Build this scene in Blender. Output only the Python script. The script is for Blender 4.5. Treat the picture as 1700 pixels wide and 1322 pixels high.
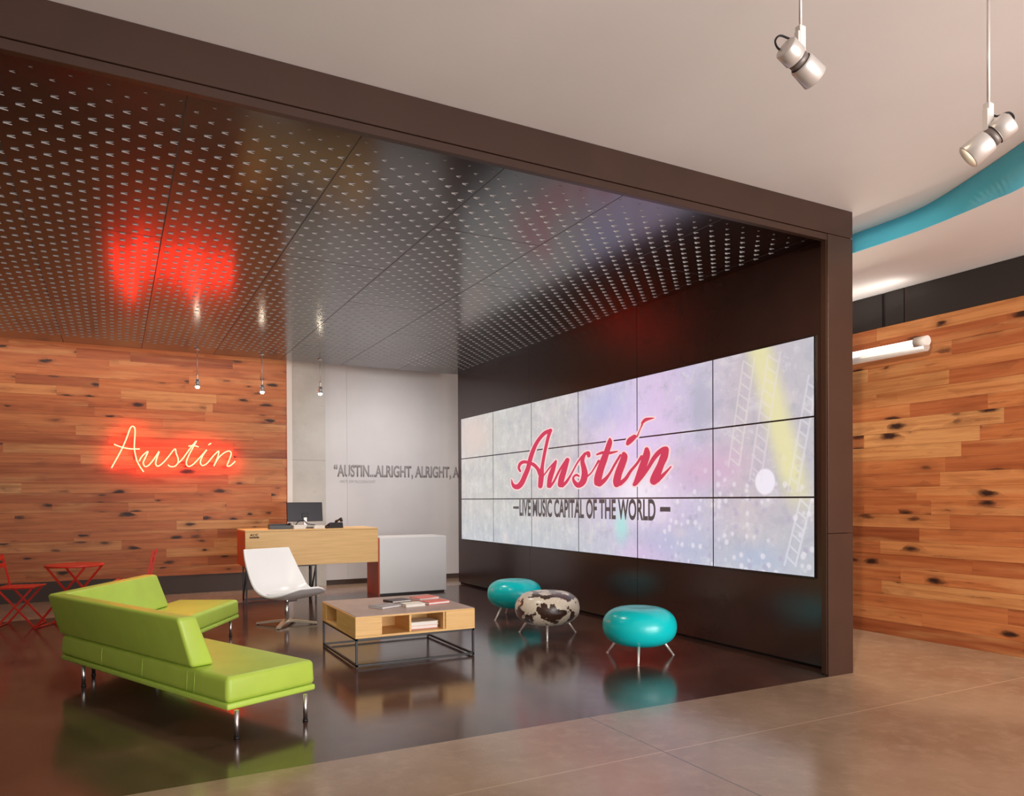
import bpy, bmesh, math, random
from mathutils import Vector, Matrix
PI = math.pi
SC = bpy.context.scene
COL = SC.collection
for o in list(bpy.data.objects):
    bpy.data.objects.remove(o)

# ------------------------------------------------------------------ camera
EYE = 1.45
cam = bpy.data.cameras.new('camera')
cam.sensor_fit = 'HORIZONTAL'
cam.sensor_width = 36
cam.lens = 36 * 1241.98 / 1700
cam.shift_x = 0
cam.shift_y = (837.154 - 661) / 1700
cam.clip_start = .05
co = bpy.data.objects.new('camera', cam)
COL.objects.link(co)
ya, pi_, ro = math.radians(28.0142), math.radians(-.3669), math.radians(-.255)
fw = Vector((math.sin(ya) * math.cos(pi_), math.cos(ya) * math.cos(pi_), math.sin(pi_)))
rt = Vector((math.cos(ya), -math.sin(ya), 0))
up = rt.cross(fw)
R_ = rt * math.cos(ro) + up * math.sin(ro)
U_ = up * math.cos(ro) - rt * math.sin(ro)
M = Matrix.Identity(4)
for i in range(3):
    M[i][0] = R_[i]; M[i][1] = U_[i]; M[i][2] = -fw[i]
M[0][3], M[1][3], M[2][3] = 0, 0, EYE
co.matrix_world = M
SC.camera = co

# ------------------------------------------------------------------ view, world, lights
SC.view_settings.view_transform = 'Standard'
SC.view_settings.look = 'None'
SC.view_settings.gamma = 1
SC.view_settings.use_curve_mapping = False
SC.view_settings.exposure = 0.0
W = bpy.data.worlds.new('world')
SC.world = W
W.use_nodes = True
W.node_tree.nodes['Background'].inputs[0].default_value = (1, .945, .90, 1)
W.node_tree.nodes['Background'].inputs[1].default_value = 1.75


def light(name, kind, loc, energy, color=(1, 1, 1), target=None, **kw):
    d = bpy.data.lights.new(name, kind)
    d.energy = energy
    d.color = color
    for k, v in kw.items():
        setattr(d, k, v)
    o = bpy.data.objects.new(name, d)
    COL.objects.link(o)
    o.location = loc
    if target is not None:
        o.rotation_euler = (Vector(target) - Vector(loc)).to_track_quat('-Z', 'Y').to_euler()
    return o


# added fill behind the camera standing in for unseen windows, tilted toward the ceiling
light('rear_fill', 'AREA', (4.2, -5.0, 1.5), 620, (1, .985, .975), (3.6, 6, 3.4), shape='RECTANGLE', size=7, size_y=2.8)
light('hall_fill', 'AREA', (6.4, -3.0, 1.4), 150, (1, .96, .92), (5.8, 6, 4.0), shape='RECTANGLE', size=3, size_y=2.5)  # second added fill from the hall side, also aimed at the ceiling
# added fill spots under the lounge ceiling, wide and soft, without fixtures
for k, (lx, ly, e) in enumerate([(.2, 6.3, 95), (2.4, 6.6, 105), (1.0, 9.0, 130), (3.0, 9.0, 120)]):
    light('lounge_fill', 'SPOT', (lx, ly, 3.54), e, (1, .94, .86), (lx, ly, 0), spot_size=math.radians(120), spot_blend=.9, shadow_soft_size=.12)
# added spot without a fixture, brightens the pale rear wall
light('rear_wall_fill', 'SPOT', (4.1, 10.2, 3.5), 260, (1, .97, .97), (4.2, 12.7, 1.5), spot_size=math.radians(100), spot_blend=1, shadow_soft_size=.25)
light('wood_wall_fill', 'AREA', (0.0, 11.95, 3.7), 26, (1, .85, .68), (0, 12.7, 1.2), shape='RECTANGLE', size=5.0, size_y=.2)  # added fill in the gap behind the portal, brightens the boarded wall


# ------------------------------------------------------------------ helpers
def thing(name, label, cat, loc=(0, 0, 0), rz=0, group=None):
    o = bpy.data.objects.new(name, None)
    o.empty_display_size = .1
    COL.objects.link(o)
    o.location = loc
    o.rotation_euler = (0, 0, rz)
    tag(o, label, cat, group)
    return o


def tag(o, label=None, cat=None, group=None, kind=None):
    if label: o['label'] = label
    if cat: o['category'] = cat
    if group: o['group'] = group
    if kind: o['kind'] = kind
    return o


def copy_tree(o, parent=None):
    c = o.copy()
    COL.objects.link(c)
    c.parent = parent
    for ch in [x for x in bpy.data.objects if x.parent == o]:
        copy_tree(ch, c)
    return c


class MB:
    def __init__(s):
        s.bm = bmesh.new()

    def _tr(s, vs, m):
        if m is not None:
            bmesh.ops.transform(s.bm, matrix=m, verts=vs)

    def box(s, x0, x1, y0, y1, z0, z1, bev=0, seg=2, m=None):
        g = bmesh.ops.create_cube(s.bm, size=1)
        vs = g['verts']
        for v in vs:
            v.co = Vector(((x0 + x1) / 2 + v.co.x * (x1 - x0), (y0 + y1) / 2 + v.co.y * (y1 - y0), (z0 + z1) / 2 + v.co.z * (z1 - z0)))
        if m is not None:
            bmesh.ops.transform(s.bm, matrix=m, verts=vs)
        if bev:
            es = list({e for v in vs for e in v.link_edges})
            bmesh.ops.bevel(s.bm, geom=es, offset=bev, segments=seg, affect='EDGES', profile=.5)
        return s

    def prism(s, low, high, bev=0, seg=3, sel=None):
        """low/high: lists of 3-D points of equal length"""
        n = len(low)
        a = [s.bm.verts.new(p) for p in low]
        b = [s.bm.verts.new(p) for p in high]
        fs = [s.bm.faces.new(a[::-1]), s.bm.faces.new(b)]
        for i in range(n):
            fs.append(s.bm.faces.new((a[i], a[(i + 1) % n], b[(i + 1) % n], b[i])))
        s.bm.normal_update()
        if bev:
            es = list({e for f in fs for e in f.edges})
            bmesh.ops.bevel(s.bm, geom=es, offset=bev, segments=seg, affect='EDGES', profile=.5)
        return s

    def tube(s, pts, r, seg=10, closed=False, caps=True):
        pts = [Vector(p) for p in pts]
        n = len(pts)
        rs = r if isinstance(r, (list, tuple)) else [r] * n
        rings = []
        prev = None
        for i, p in enumerate(pts):
            if closed:
                t = (pts[(i + 1) % n] - pts[i - 1]).normalized()
            else:
                t = (pts[min(i + 1, n - 1)] - pts[max(i - 1, 0)]).normalized()
            if prev is None:
                ref = Vector((0, 0, 1)) if abs(t.z) < .9 else Vector((1, 0, 0))
                a = t.cross(ref).normalized()
            else:
                a = (prev - t * prev.dot(t)).normalized()
            prev = a
            b = t.cross(a)
            rings.append([s.bm.verts.new(p + (a * math.cos(2 * PI * k / seg) + b * math.sin(2 * PI * k / seg)) * rs[i]) for k in range(seg)])
        for i in range(n if closed else n - 1):
            q, w = rings[i], rings[(i + 1) % n]
            for k in range(seg):
                f = s.bm.faces.new((q[k], q[(k + 1) % seg], w[(k + 1) % seg], w[k]))
                f.smooth = True
        if caps and not closed:
            s.bm.faces.new(rings[0][::-1])
            s.bm.faces.new(rings[-1])
        return s

    def lathe(s, prof, c=(0, 0, 0), seg=40, m=None):
        c = Vector(c)
        rings = []
        vs = []
        for r, z in prof:
            if r < 1e-6:
                ring = [s.bm.verts.new(c + Vector((0, 0, z)))]
            else:
                ring = [s.bm.verts.new(c + Vector((r * math.cos(2 * PI * k / seg), r * math.sin(2 * PI * k / seg), z))) for k in range(seg)]
            rings.append(ring); vs += ring
        for q, w in zip(rings, rings[1:]):
            for k in range(seg):
                k2 = (k + 1) % seg
                if len(q) == 1 and len(w) == 1: continue
                if len(q) == 1: f = s.bm.faces.new((q[0], w[k2], w[k]))
                elif len(w) == 1: f = s.bm.faces.new((q[k], q[k2], w[0]))
                else: f = s.bm.faces.new((q[k], q[k2], w[k2], w[k]))
                f.smooth = True
        s._tr(vs, m)
        return s

    def quad(s, *p):
        s.bm.faces.new([s.bm.verts.new(q) for q in p])
        return s

    def build(s, name, mat, parent=None, smooth=False, loc=None, fix=True):
        if fix:
            bmesh.ops.recalc_face_normals(s.bm, faces=s.bm.faces)
        me = bpy.data.meshes.new(name)
        s.bm.to_mesh(me)
        s.bm.free()
        if smooth:
            for p in me.polygons: p.use_smooth = True
        me.materials.append(mat)
        o = bpy.data.objects.new(name, me)
        COL.objects.link(o)
        if parent: o.parent = parent
        if loc: o.location = loc
        return o


def struct(o):
    o['kind'] = 'structure'
    return o


def autosmooth(o, ang=35):
    for p in o.data.polygons: p.use_smooth = True
    o.data.set_sharp_from_angle(angle=math.radians(ang))
    return o


# ------------------------------------------------------------------ materials
class NT:
    def __init__(s, name):
        s.m = bpy.data.materials.new(name)
        s.m.use_nodes = True
        s.t = s.m.node_tree
        s.b = s.t.nodes['Principled BSDF']

    def n(s, typ, **kw):
        x = s.t.nodes.new('ShaderNode' + typ)
        for k, v in kw.items(): setattr(x, k, v)
        return x

    def l(s, a, b): s.t.links.new(a, b)

    def math(s, op, a, b=None, c=None, clamp=False):
        x = s.n('Math', operation=op, use_clamp=clamp)
        for i, v in enumerate((a, b, c)):
            if v is None: continue
            if isinstance(v, (int, float)): x.inputs[i].default_value = v
            else: s.l(v, x.inputs[i])
        return x.outputs[0]

    def mix(s, f, a, b, mode='MIX'):
        x = s.n('Mix', data_type='RGBA', blend_type=mode)
        for i, v in ((0, f), (6, a), (7, b)):
            if isinstance(v, (int, float)): x.inputs[i].default_value = v
            elif isinstance(v, tuple): x.inputs[i].default_value = (*v[:3], 1)
            else: s.l(v, x.inputs[i])
        return x.outputs[2]

    def pos(s):
        g = s.n('NewGeometry')
        sp = s.n('SeparateXYZ')
        s.l(g.outputs['Position'], sp.inputs[0])
        return g.outputs['Position'], sp.outputs

    def comb(s, x, y, z):
        c = s.n('CombineXYZ')
        for i, v in enumerate((x, y, z)):
            if isinstance(v, (int, float)): c.inputs[i].default_value = v
            else: s.l(v, c.inputs[i])
        return c.outputs[0]

    def noise(s, vec, scale=5, detail=4, rough=.5, dim='3D'):
        x = s.n('TexNoise', noise_dimensions=dim)
        x.inputs['Scale'].default_value = scale
        x.inputs['Detail'].default_value = detail
        x.inputs['Roughness'].default_value = rough
        if vec is not None: s.l(vec, x.inputs['Vector'])
        return x.outputs

    def ramp(s, f, stops):
        x = s.n('ValToRGB')
        e = x.color_ramp.elements
        while len(e) > 1: e.remove(e[0])
        e[0].position = stops[0][0]; e[0].color = (*stops[0][1], 1)
        for p, c in stops[1:]:
            q = e.new(p); q.color = (*c, 1)
        s.l(f, x.inputs[0])
        return x.outputs[0]

    def bump(s, h, strength=.2, dist=.01):
        x = s.n('Bump')
        x.inputs['Strength'].default_value = strength
        x.inputs['Distance'].default_value = dist
        s.l(h, x.inputs['Height'])
        s.l(x.outputs[0], s.b.inputs['Normal'])

    def smooth(s, v, a, b):
        x = s.n('MapRange', interpolation_type='SMOOTHSTEP')
        s.l(v, x.inputs[0])
        x.inputs[1].default_value = a; x.inputs[2].default_value = b
        return x.outputs[0]


def mat(name, col, rough=.5, metal=0, emit=None, es=0, noise=0, nscale=12, spec=None, ior=None, bump=0, coat=0):
    t = NT(name)
    b = t.b
    b.inputs['Base Color'].default_value = (*col, 1)
    b.inputs['Roughness'].default_value = rough
    b.inputs['Metallic'].default_value = metal
    if spec is not None: b.inputs['Specular IOR Level'].default_value = spec
    if ior: b.inputs['IOR'].default_value = ior
    if coat: b.inputs['Coat Weight'].default_value = coat
    if emit:
        b.inputs['Emission Color'].default_value = (*emit, 1)
        b.inputs['Emission Strength'].default_value = es
    if noise or bump:
        tc = t.n('TexCoord')
        no = t.noise(tc.outputs['Object'], nscale, 5)
        if noise:
            lo = tuple(c * (1 - noise) for c in col)
            hi = tuple(min(1, c * (1 + noise)) for c in col)
            t.l(t.ramp(no[0], [(.3, lo), (.7, hi)]), b.inputs['Base Color'])
        if bump: t.bump(no[0], bump, .004)
    return t.m


def m_planks():
    t = NT('reclaimed_wood_planks')
    P, _ = t.pos()
    at = t.n('Attribute', attribute_name='tone'); tone = at.outputs['Fac']
    av = t.n('Attribute', attribute_name='along').outputs['Fac']   # metres along the board
    _, p = t.pos()
    sh = t.math('MULTIPLY', tone, 53.0)
    u = t.math('ADD', av, sh)
    v = t.math('ADD', p[2], t.math('MULTIPLY', tone, 17.0))
    # knots: cells stretched along the grain
    kv = t.comb(t.math('MULTIPLY', u, 3.1), t.math('MULTIPLY', v, 9.0), sh)
    warp = t.noise(t.comb(t.math('MULTIPLY', u, 5), t.math('MULTIPLY', v, 14), sh), 1.0, 3, .6)
    kw = t.n('Mix', data_type='VECTOR')
    add = t.n('VectorMath', operation='MULTIPLY_ADD')
    t.l(warp['Color'], add.inputs[0]); add.inputs[1].default_value = (.55, .55, 0); t.l(kv, add.inputs[2])
    vo = t.n('TexVoronoi', feature='F1'); vo.inputs['Scale'].default_value = 1.0
    t.l(add.outputs[0], vo.inputs['Vector'])
    vs = t.n('SeparateColor'); t.l(vo.outputs['Color'], vs.inputs[0])
    kd = vo.outputs['Distance']
    size = t.math('MULTIPLY', t.math('GREATER_THAN', vs.outputs[0], .60), t.math('MULTIPLY_ADD', vs.outputs[1], .28, .10))
    kn = t.math('SUBTRACT', 1.0, t.math('DIVIDE', kd, t.math('ADD', size, .001)), clamp=True)
    kn = t.math('POWER', kn, .7)
    halo = t.math('SUBTRACT', 1.0, t.math('DIVIDE', kd, t.math('ADD', t.math('MULTIPLY', size, 2.4), .001)), clamp=True)
    # grain
    g1 = t.noise(t.comb(t.math('MULTIPLY', u, 1.1), t.math('MULTIPLY', v, 26), sh), 1.0, 6, .6)
    g2 = t.noise(t.comb(t.math('MULTIPLY', u, 3.5), t.math('MULTIPLY', v, 120), sh), 1.0, 4, .6)
    g3 = t.noise(t.comb(t.math('MULTIPLY', u, .8), t.math('MULTIPLY', v, 7), sh), 1.0, 3, .5)
    base = t.ramp(tone, [(0, (.30, .078, .026)), (.10, (.42, .122, .040)), (.4, (.50, .160, .053)), (.75, (.56, .195, .066)), (.93, (.60, .27, .10)), (1, (.66, .34, .14))])
    c = t.mix(t.smooth(g1[0], .38, .72), base, t.mix(1.0, base, (.72, .58, .50), 'MULTIPLY'))
    c = t.mix(t.math('MULTIPLY', t.smooth(g3[0], .5, .75), .55), c, (.66, .33, .13))
    c = t.mix(t.math('MULTIPLY', t.smooth(g2[0], .45, .8), .35), c, (.20, .07, .03))
    c = t.mix(t.math('MULTIPLY', halo, .55), c, (.17, .045, .015))
    c = t.mix(t.math('MULTIPLY', kn, 1.6, clamp=True), c, (.035, .010, .006))
    streak = t.noise(t.comb(t.math('MULTIPLY', u, 1.7), t.math('MULTIPLY', v, 17), t.math('ADD', sh, 9)), 1.0, 5, .7)
    c = t.mix(t.math('MULTIPLY', t.smooth(streak[0], .60, .70), .55), c, (.13, .035, .015))
    t.l(c, t.b.inputs['Base Color'])
    t.b.inputs['Roughness'].default_value = .5
    t.b.inputs['Specular IOR Level'].default_value = .35
    t.bump(g2[0], .12, .003)
    return t.m


def m_floor_light():
    t = NT('polished_tan_concrete')
    P, p = t.pos()
    a = t.noise(P, .9, 6, .6)
    b = t.noise(P, 7, 6, .65)
    d = t.noise(P, 60, 3, .6)
    c = t.ramp(a[0], [(.30, (.27, .175, .115)), (.5, (.34, .235, .16)), (.7, (.42, .30, .21))])
    c = t.mix(t.math('MULTIPLY', t.smooth(b[0], .45, .72), .4), c, (.48, .35, .25))
    c = t.mix(t.math('MULTIPLY', t.smooth(d[0], .55, .8), .25), c, (.16, .10, .06))
    jl = t.math('LESS_THAN', t.math('ABSOLUTE', t.math('SUBTRACT', t.math('PINGPONG', t.math('ADD', p[1], 216 - 3.37), 3.6), 0)), .006)
    jx = t.math('LESS_THAN', t.math('PINGPONG', t.math('ADD', p[0], 300 - 2.77), 3.0), .005)
    c = t.mix(t.math('MULTIPLY', jl, .8), c, (.55, .40, .28))
    c = t.mix(t.math('MULTIPLY', jx, .85), c, (.10, .075, .06))
    t.l(c, t.b.inputs['Base Color'])
    t.b.inputs['IOR'].default_value = 1.6
    r = t.math('MULTIPLY_ADD', b[0], .12, .12)
    t.l(r, t.b.inputs['Roughness'])
    t.bump(a[0], .02, .02)
    return t.m


def m_floor_dark():
    t = NT('polished_dark_stained_concrete')
    P, p = t.pos()
    a = t.noise(P, 1.6, 6, .65)
    b = t.noise(P, 9, 6, .7)
    c = t.ramp(a[0], [(.30, (.045, .022, .018)), (.52, (.075, .036, .028)), (.72, (.13, .062, .046))])
    c = t.mix(t.math('MULTIPLY', t.smooth(b[0], .55, .8), .35), c, (.20, .11, .085))
    jx = t.math('LESS_THAN', t.math('PINGPONG', t.math('ADD', p[0], 300 - 2.77), 3.0), .004)
    c = t.mix(t.math('MULTIPLY', jx, .8), c, (.01, .007, .006))
    t.l(c, t.b.inputs['Base Color'])
    t.l(t.math('MULTIPLY_ADD', b[0], .14, .08), t.b.inputs['Roughness'])
    t.b.inputs['IOR'].default_value = 1.65
    t.bump(a[0], .02, .02)
    return t.m


def m_ceiling_gloss():
    t = NT('dark_lacquered_metal_ceiling')
    P, p = t.pos()
    br = t.n('TexBrick')
    br.offset = .5; br.offset_frequency = 2; br.squash = 1
    v = t.comb(t.math('ADD', p[1], 100 - 6.77 + 0), t.math('ADD', p[0], 95 - .36), 0)
    t.l(v, br.inputs['Vector'])
    br.inputs['Scale'].default_value = 1
    br.inputs['Brick Width'].default_value = 2.5
    br.inputs['Row Height'].default_value = .95
    br.inputs['Mortar Size'].default_value = .004
    br.inputs['Mortar Smooth'].default_value = 0
    f = br.outputs['Fac']
    t.l(t.mix(f, (.022, .010, .008), (.004, .003, .003)), t.b.inputs['Base Color'])
    t.l(t.math('MULTIPLY_ADD', f, .6, .17), t.b.inputs['Roughness'])
    t.b.inputs['Metallic'].default_value = .15
    t.b.inputs['IOR'].default_value = 2.1
    n = t.noise(P, .7, 2)
    t.bump(n[0], .004, .05)
    return t.m


def m_screen():
    """a pale, washed-out aerial shot of a concert crowd with stage beams"""
    t = NT('display_picture')
    P, p = t.pos()
    y = t.math('SUBTRACT', 11.67, p[1])            # 0 at the far end of the wall, 7.29 near end
    z = p[2]
    base = t.ramp(t.math('DIVIDE', y, 7.3), [(0, (.66, .60, .54)), (.2, (.62, .60, .54)), (.45, (.64, .60, .58)), (.62, (.72, .62, .80)), (.72, (.78, .60, .80)), (.80, (.64, .58, .72)), (.88, (.66, .56, .58)), (1, (.60, .56, .58))])
    low = t.smooth(z, 1.45, .75)
    c = t.mix(t.math('MULTIPLY', low, .6), base, (.55, .60, .64))
    # crowd: vertical flecks
    f1 = t.noise(t.comb(t.math('MULTIPLY', y, 9), t.math('MULTIPLY', z, 3.2), 0), 1, 6, .75)
    f2 = t.noise(t.comb(t.math('MULTIPLY', y, 2.2), t.math('MULTIPLY', z, 2.0), 4), 1, 5, .6)
    c = t.mix(t.math('MULTIPLY', t.math('MULTIPLY', t.smooth(f1[0], .50, .66), t.smooth(y, 5.4, 4.4)), .55), c, (.80, .79, .66))
    c = t.mix(t.math('MULTIPLY', t.smooth(f1[0], .48, .36), .35), c, (.50, .50, .48))
    f3 = t.noise(t.comb(t.math('MULTIPLY', y, 3.5), t.math('MULTIPLY', z, 4.5), 7), 1, 8, .75)
    c = t.mix(t.math('MULTIPLY', t.smooth(f3[0], .52, .60), .40), c, (.46, .45, .50))
    c = t.mix(t.math('MULTIPLY', t.smooth(f3[0], .47, .40), .35), c, (.86, .82, .80))
    c = t.mix(t.math('MULTIPLY', t.smooth(f2[0], .55, .70), .5), c, (.80, .70, .66))

    def blob(cy, cz, ry, rz, col, k, cc, soft=1.0):
        dy = t.math('DIVIDE', t.math('SUBTRACT', y, cy), ry)
        dz = t.math('DIVIDE', t.math('SUBTRACT', z, cz), rz)
        d = t.math('SQRT', t.math('ADD', t.math('MULTIPLY', dy, dy), t.math('MULTIPLY', dz, dz)))
        n = t.math('ADD', d, t.math('MULTIPLY_ADD', f2[0], .8, -.4))
        return t.mix(t.math('MULTIPLY', t.smooth(n, 1.0, 1 - soft), k), cc, col)
    c = blob(.5, 2.5, 1.1, .55, (.78, .62, .52), .8, c)
    c = blob(4.7, 2.1, 1.0, .7, (.84, .66, .92), .8, c)
    c = blob(4.2, 2.55, .8, .4, (.52, .52, .76), .7, c)
    c = blob(4.9, 1.5, .9, .45, (1.0, .92, .95), .85, c)
    c = blob(5.0, .85, .8, .25, (.82, .58, .80), .8, c)
    c = blob(4.55, 1.15, .22, .35, (.42, .86, .76), .8, c)
    c = blob(4.95, 1.78, .13, .22, (.55, .86, .88), .7, c)
    c = blob(5.9, 2.4, .28, .55, (.50, .48, .56), .8, c)
    c = blob(6.0, 1.75, .9, .35, (.74, .48, .62), .75, c)
    c = blob(5.4, .95, 1.0, .3, (.48, .52, .70), .55, c)
    c = blob(6.6, .9, .5, .25, (.46, .54, .70), .6, c)
    # yellow beam from the upper right
    bm = t.math('ABSOLUTE', t.math('SUBTRACT', t.math('ADD', y, t.math('MULTIPLY', t.math('SUBTRACT', z, 2.8), .32)), 6.68))
    c = t.mix(t.math('MULTIPLY', t.smooth(bm, .24, .03), t.math('MULTIPLY', t.smooth(z, 1.2, 1.7), .9)), c, (.90, .82, .42))
    # fine sparkles among the crowd on the right
    vo = t.n('TexVoronoi'); vo.inputs['Scale'].default_value = 1
    t.l(t.comb(t.math('MULTIPLY', y, 11), t.math('MULTIPLY', z, 11), 0), vo.inputs['Vector'])
    sep = t.n('SeparateColor'); t.l(vo.outputs['Color'], sep.inputs[0])
    sp = t.math('MULTIPLY', t.smooth(vo.outputs['Distance'], .42, .18), t.math('GREATER_THAN', sep.outputs[0], .5))
    reg = t.math('MULTIPLY', t.smooth(y, 4.6, 5.4), t.smooth(z, 1.95, 1.5))
    c = t.mix(t.math('MULTIPLY', t.math('MULTIPLY', sp, reg), .6), c, (.95, .88, .90))
    dk = t.math('MULTIPLY', t.smooth(vo.outputs['Distance'], .42, .18), t.math('LESS_THAN', sep.outputs[0], .25))
    c = t.mix(t.math('MULTIPLY', t.math('MULTIPLY', dk, reg), .5), c, (.50, .42, .56))
    # round white lamp
    dy = t.math('SUBTRACT', y, 6.74); dz = t.math('SUBTRACT', z, 1.60)
    dd = t.math('SQRT', t.math('ADD', t.math('MULTIPLY', dy, dy), t.math('MULTIPLY', t.math('MULTIPLY', dz, dz), 1.0)))
    c = t.mix(t.smooth(dd, .13, .105), c, (.96, .88, .92))
    # slanting stage trusses drawn as ladders of light lines
    def ladder(y0, z0, y1, z1, w, col, cc):
        sl = (y1 - y0) / (z1 - z0)
        u = t.math('SUBTRACT', t.math('SUBTRACT', y, y0), t.math('MULTIPLY', t.math('SUBTRACT', z, z0), sl))
        rail = t.math('LESS_THAN', t.math('ABSOLUTE', t.math('SUBTRACT', t.math('ABSOLUTE', u), w)), .012)
        rung = t.math('MULTIPLY', t.math('LESS_THAN', t.math('PINGPONG', t.math('ADD', z, t.math('MULTIPLY', u, .6)), .05), .010), t.math('LESS_THAN', t.math('ABSOLUTE', u), w))
        inz = t.math('MULTIPLY', t.math('GREATER_THAN', z, min(z0, z1)), t.math('LESS_THAN', z, max(z0, z1)))
        f = t.math('MULTIPLY', t.math('MAXIMUM', rail, rung), inz)
        return t.mix(t.math('MULTIPLY', f, .38), cc, col)
    c = ladder(6.35, 1.75, 6.55, 2.75, .07, (.92, .84, .74), c)
    c = ladder(6.62, 1.60, 6.85, 2.75, .07, (.92, .80, .80), c)
    c = ladder(7.02, .85, 7.20, 1.45, .06, (.96, .92, .96), c)
    c = ladder(7.05, 1.5, 7.28, 2.5, .05, (.90, .86, .84), c)
    t.b.inputs['Base Color'].default_value = (.02, .02, .02, 1)
    t.b.inputs['Roughness'].default_value = .35
    c = t.mix(1.0, c, (.96, .98, 1.04), 'MULTIPLY')
    t.l(c, t.b.inputs['Emission Color'])
    t.b.inputs['Emission Strength'].default_value = .93
    return t.m


def m_cowhide():
    t = NT('cowhide')
    tc = t.n('TexCoord')
    mp = t.n('Mapping'); mp.inputs['Location'].default_value = (6.1, 2.2, 1.4)
    t.l(tc.outputs['Object'], mp.inputs[0])
    a = t.noise(mp.outputs[0], 6.8, 4, .55)
    h = t.noise(tc.outputs['Object'], 90, 3, .6)
    f = t.smooth(a[0], .50, .515)
    d = t.ramp(h[0], [(.35, (.020, .007, .004)), (.7, (.09, .036, .018))])
    w = t.ramp(h[0], [(.3, (.62, .50, .36)), (.7, (.82, .74, .60))])
    t.l(t.mix(f, w, d), t.b.inputs['Base Color'])
    t.b.inputs['Roughness'].default_value = .28
    t.b.inputs['Sheen Weight'].default_value = .2
    return t.m


def m_ply():
    t = NT('blond_wood')
    tc = t.n('TexCoord')
    mp = t.n('Mapping'); mp.inputs['Scale'].default_value = (1.5, 1.5, 30)
    t.l(tc.outputs['Object'], mp.inputs[0])
    a = t.noise(mp.outputs[0], 1.5, 5, .6)
    t.l(t.ramp(a[0], [(.3, (.74, .43, .15)), (.7, (.86, .54, .21))]), t.b.inputs['Base Color'])
    t.b.inputs['Roughness'].default_value = .45
    return t.m


def m_concrete(name, c1, c2, sc=1.2, joint=None):
    t = NT(name)
    P, p = t.pos()
    a = t.noise(P, sc, 7, .65)
    b = t.noise(P, 14, 4, .6)
    c = t.ramp(a[0], [(.3, c1), (.7, c2)])
    c = t.mix(t.math('MULTIPLY', t.smooth(b[0], .62, .72), .25), c, tuple(x * .6 for x in c1))
    if joint:
        j = t.math('LESS_THAN', t.math('ABSOLUTE', t.math('SUBTRACT', p[2], joint)), .006)
        c = t.mix(t.math('MULTIPLY', j, .5), c, tuple(x * .5 for x in c1))
    t.l(c, t.b.inputs['Base Color'])
    t.b.inputs['Roughness'].default_value = .6
    return t.m


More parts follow.
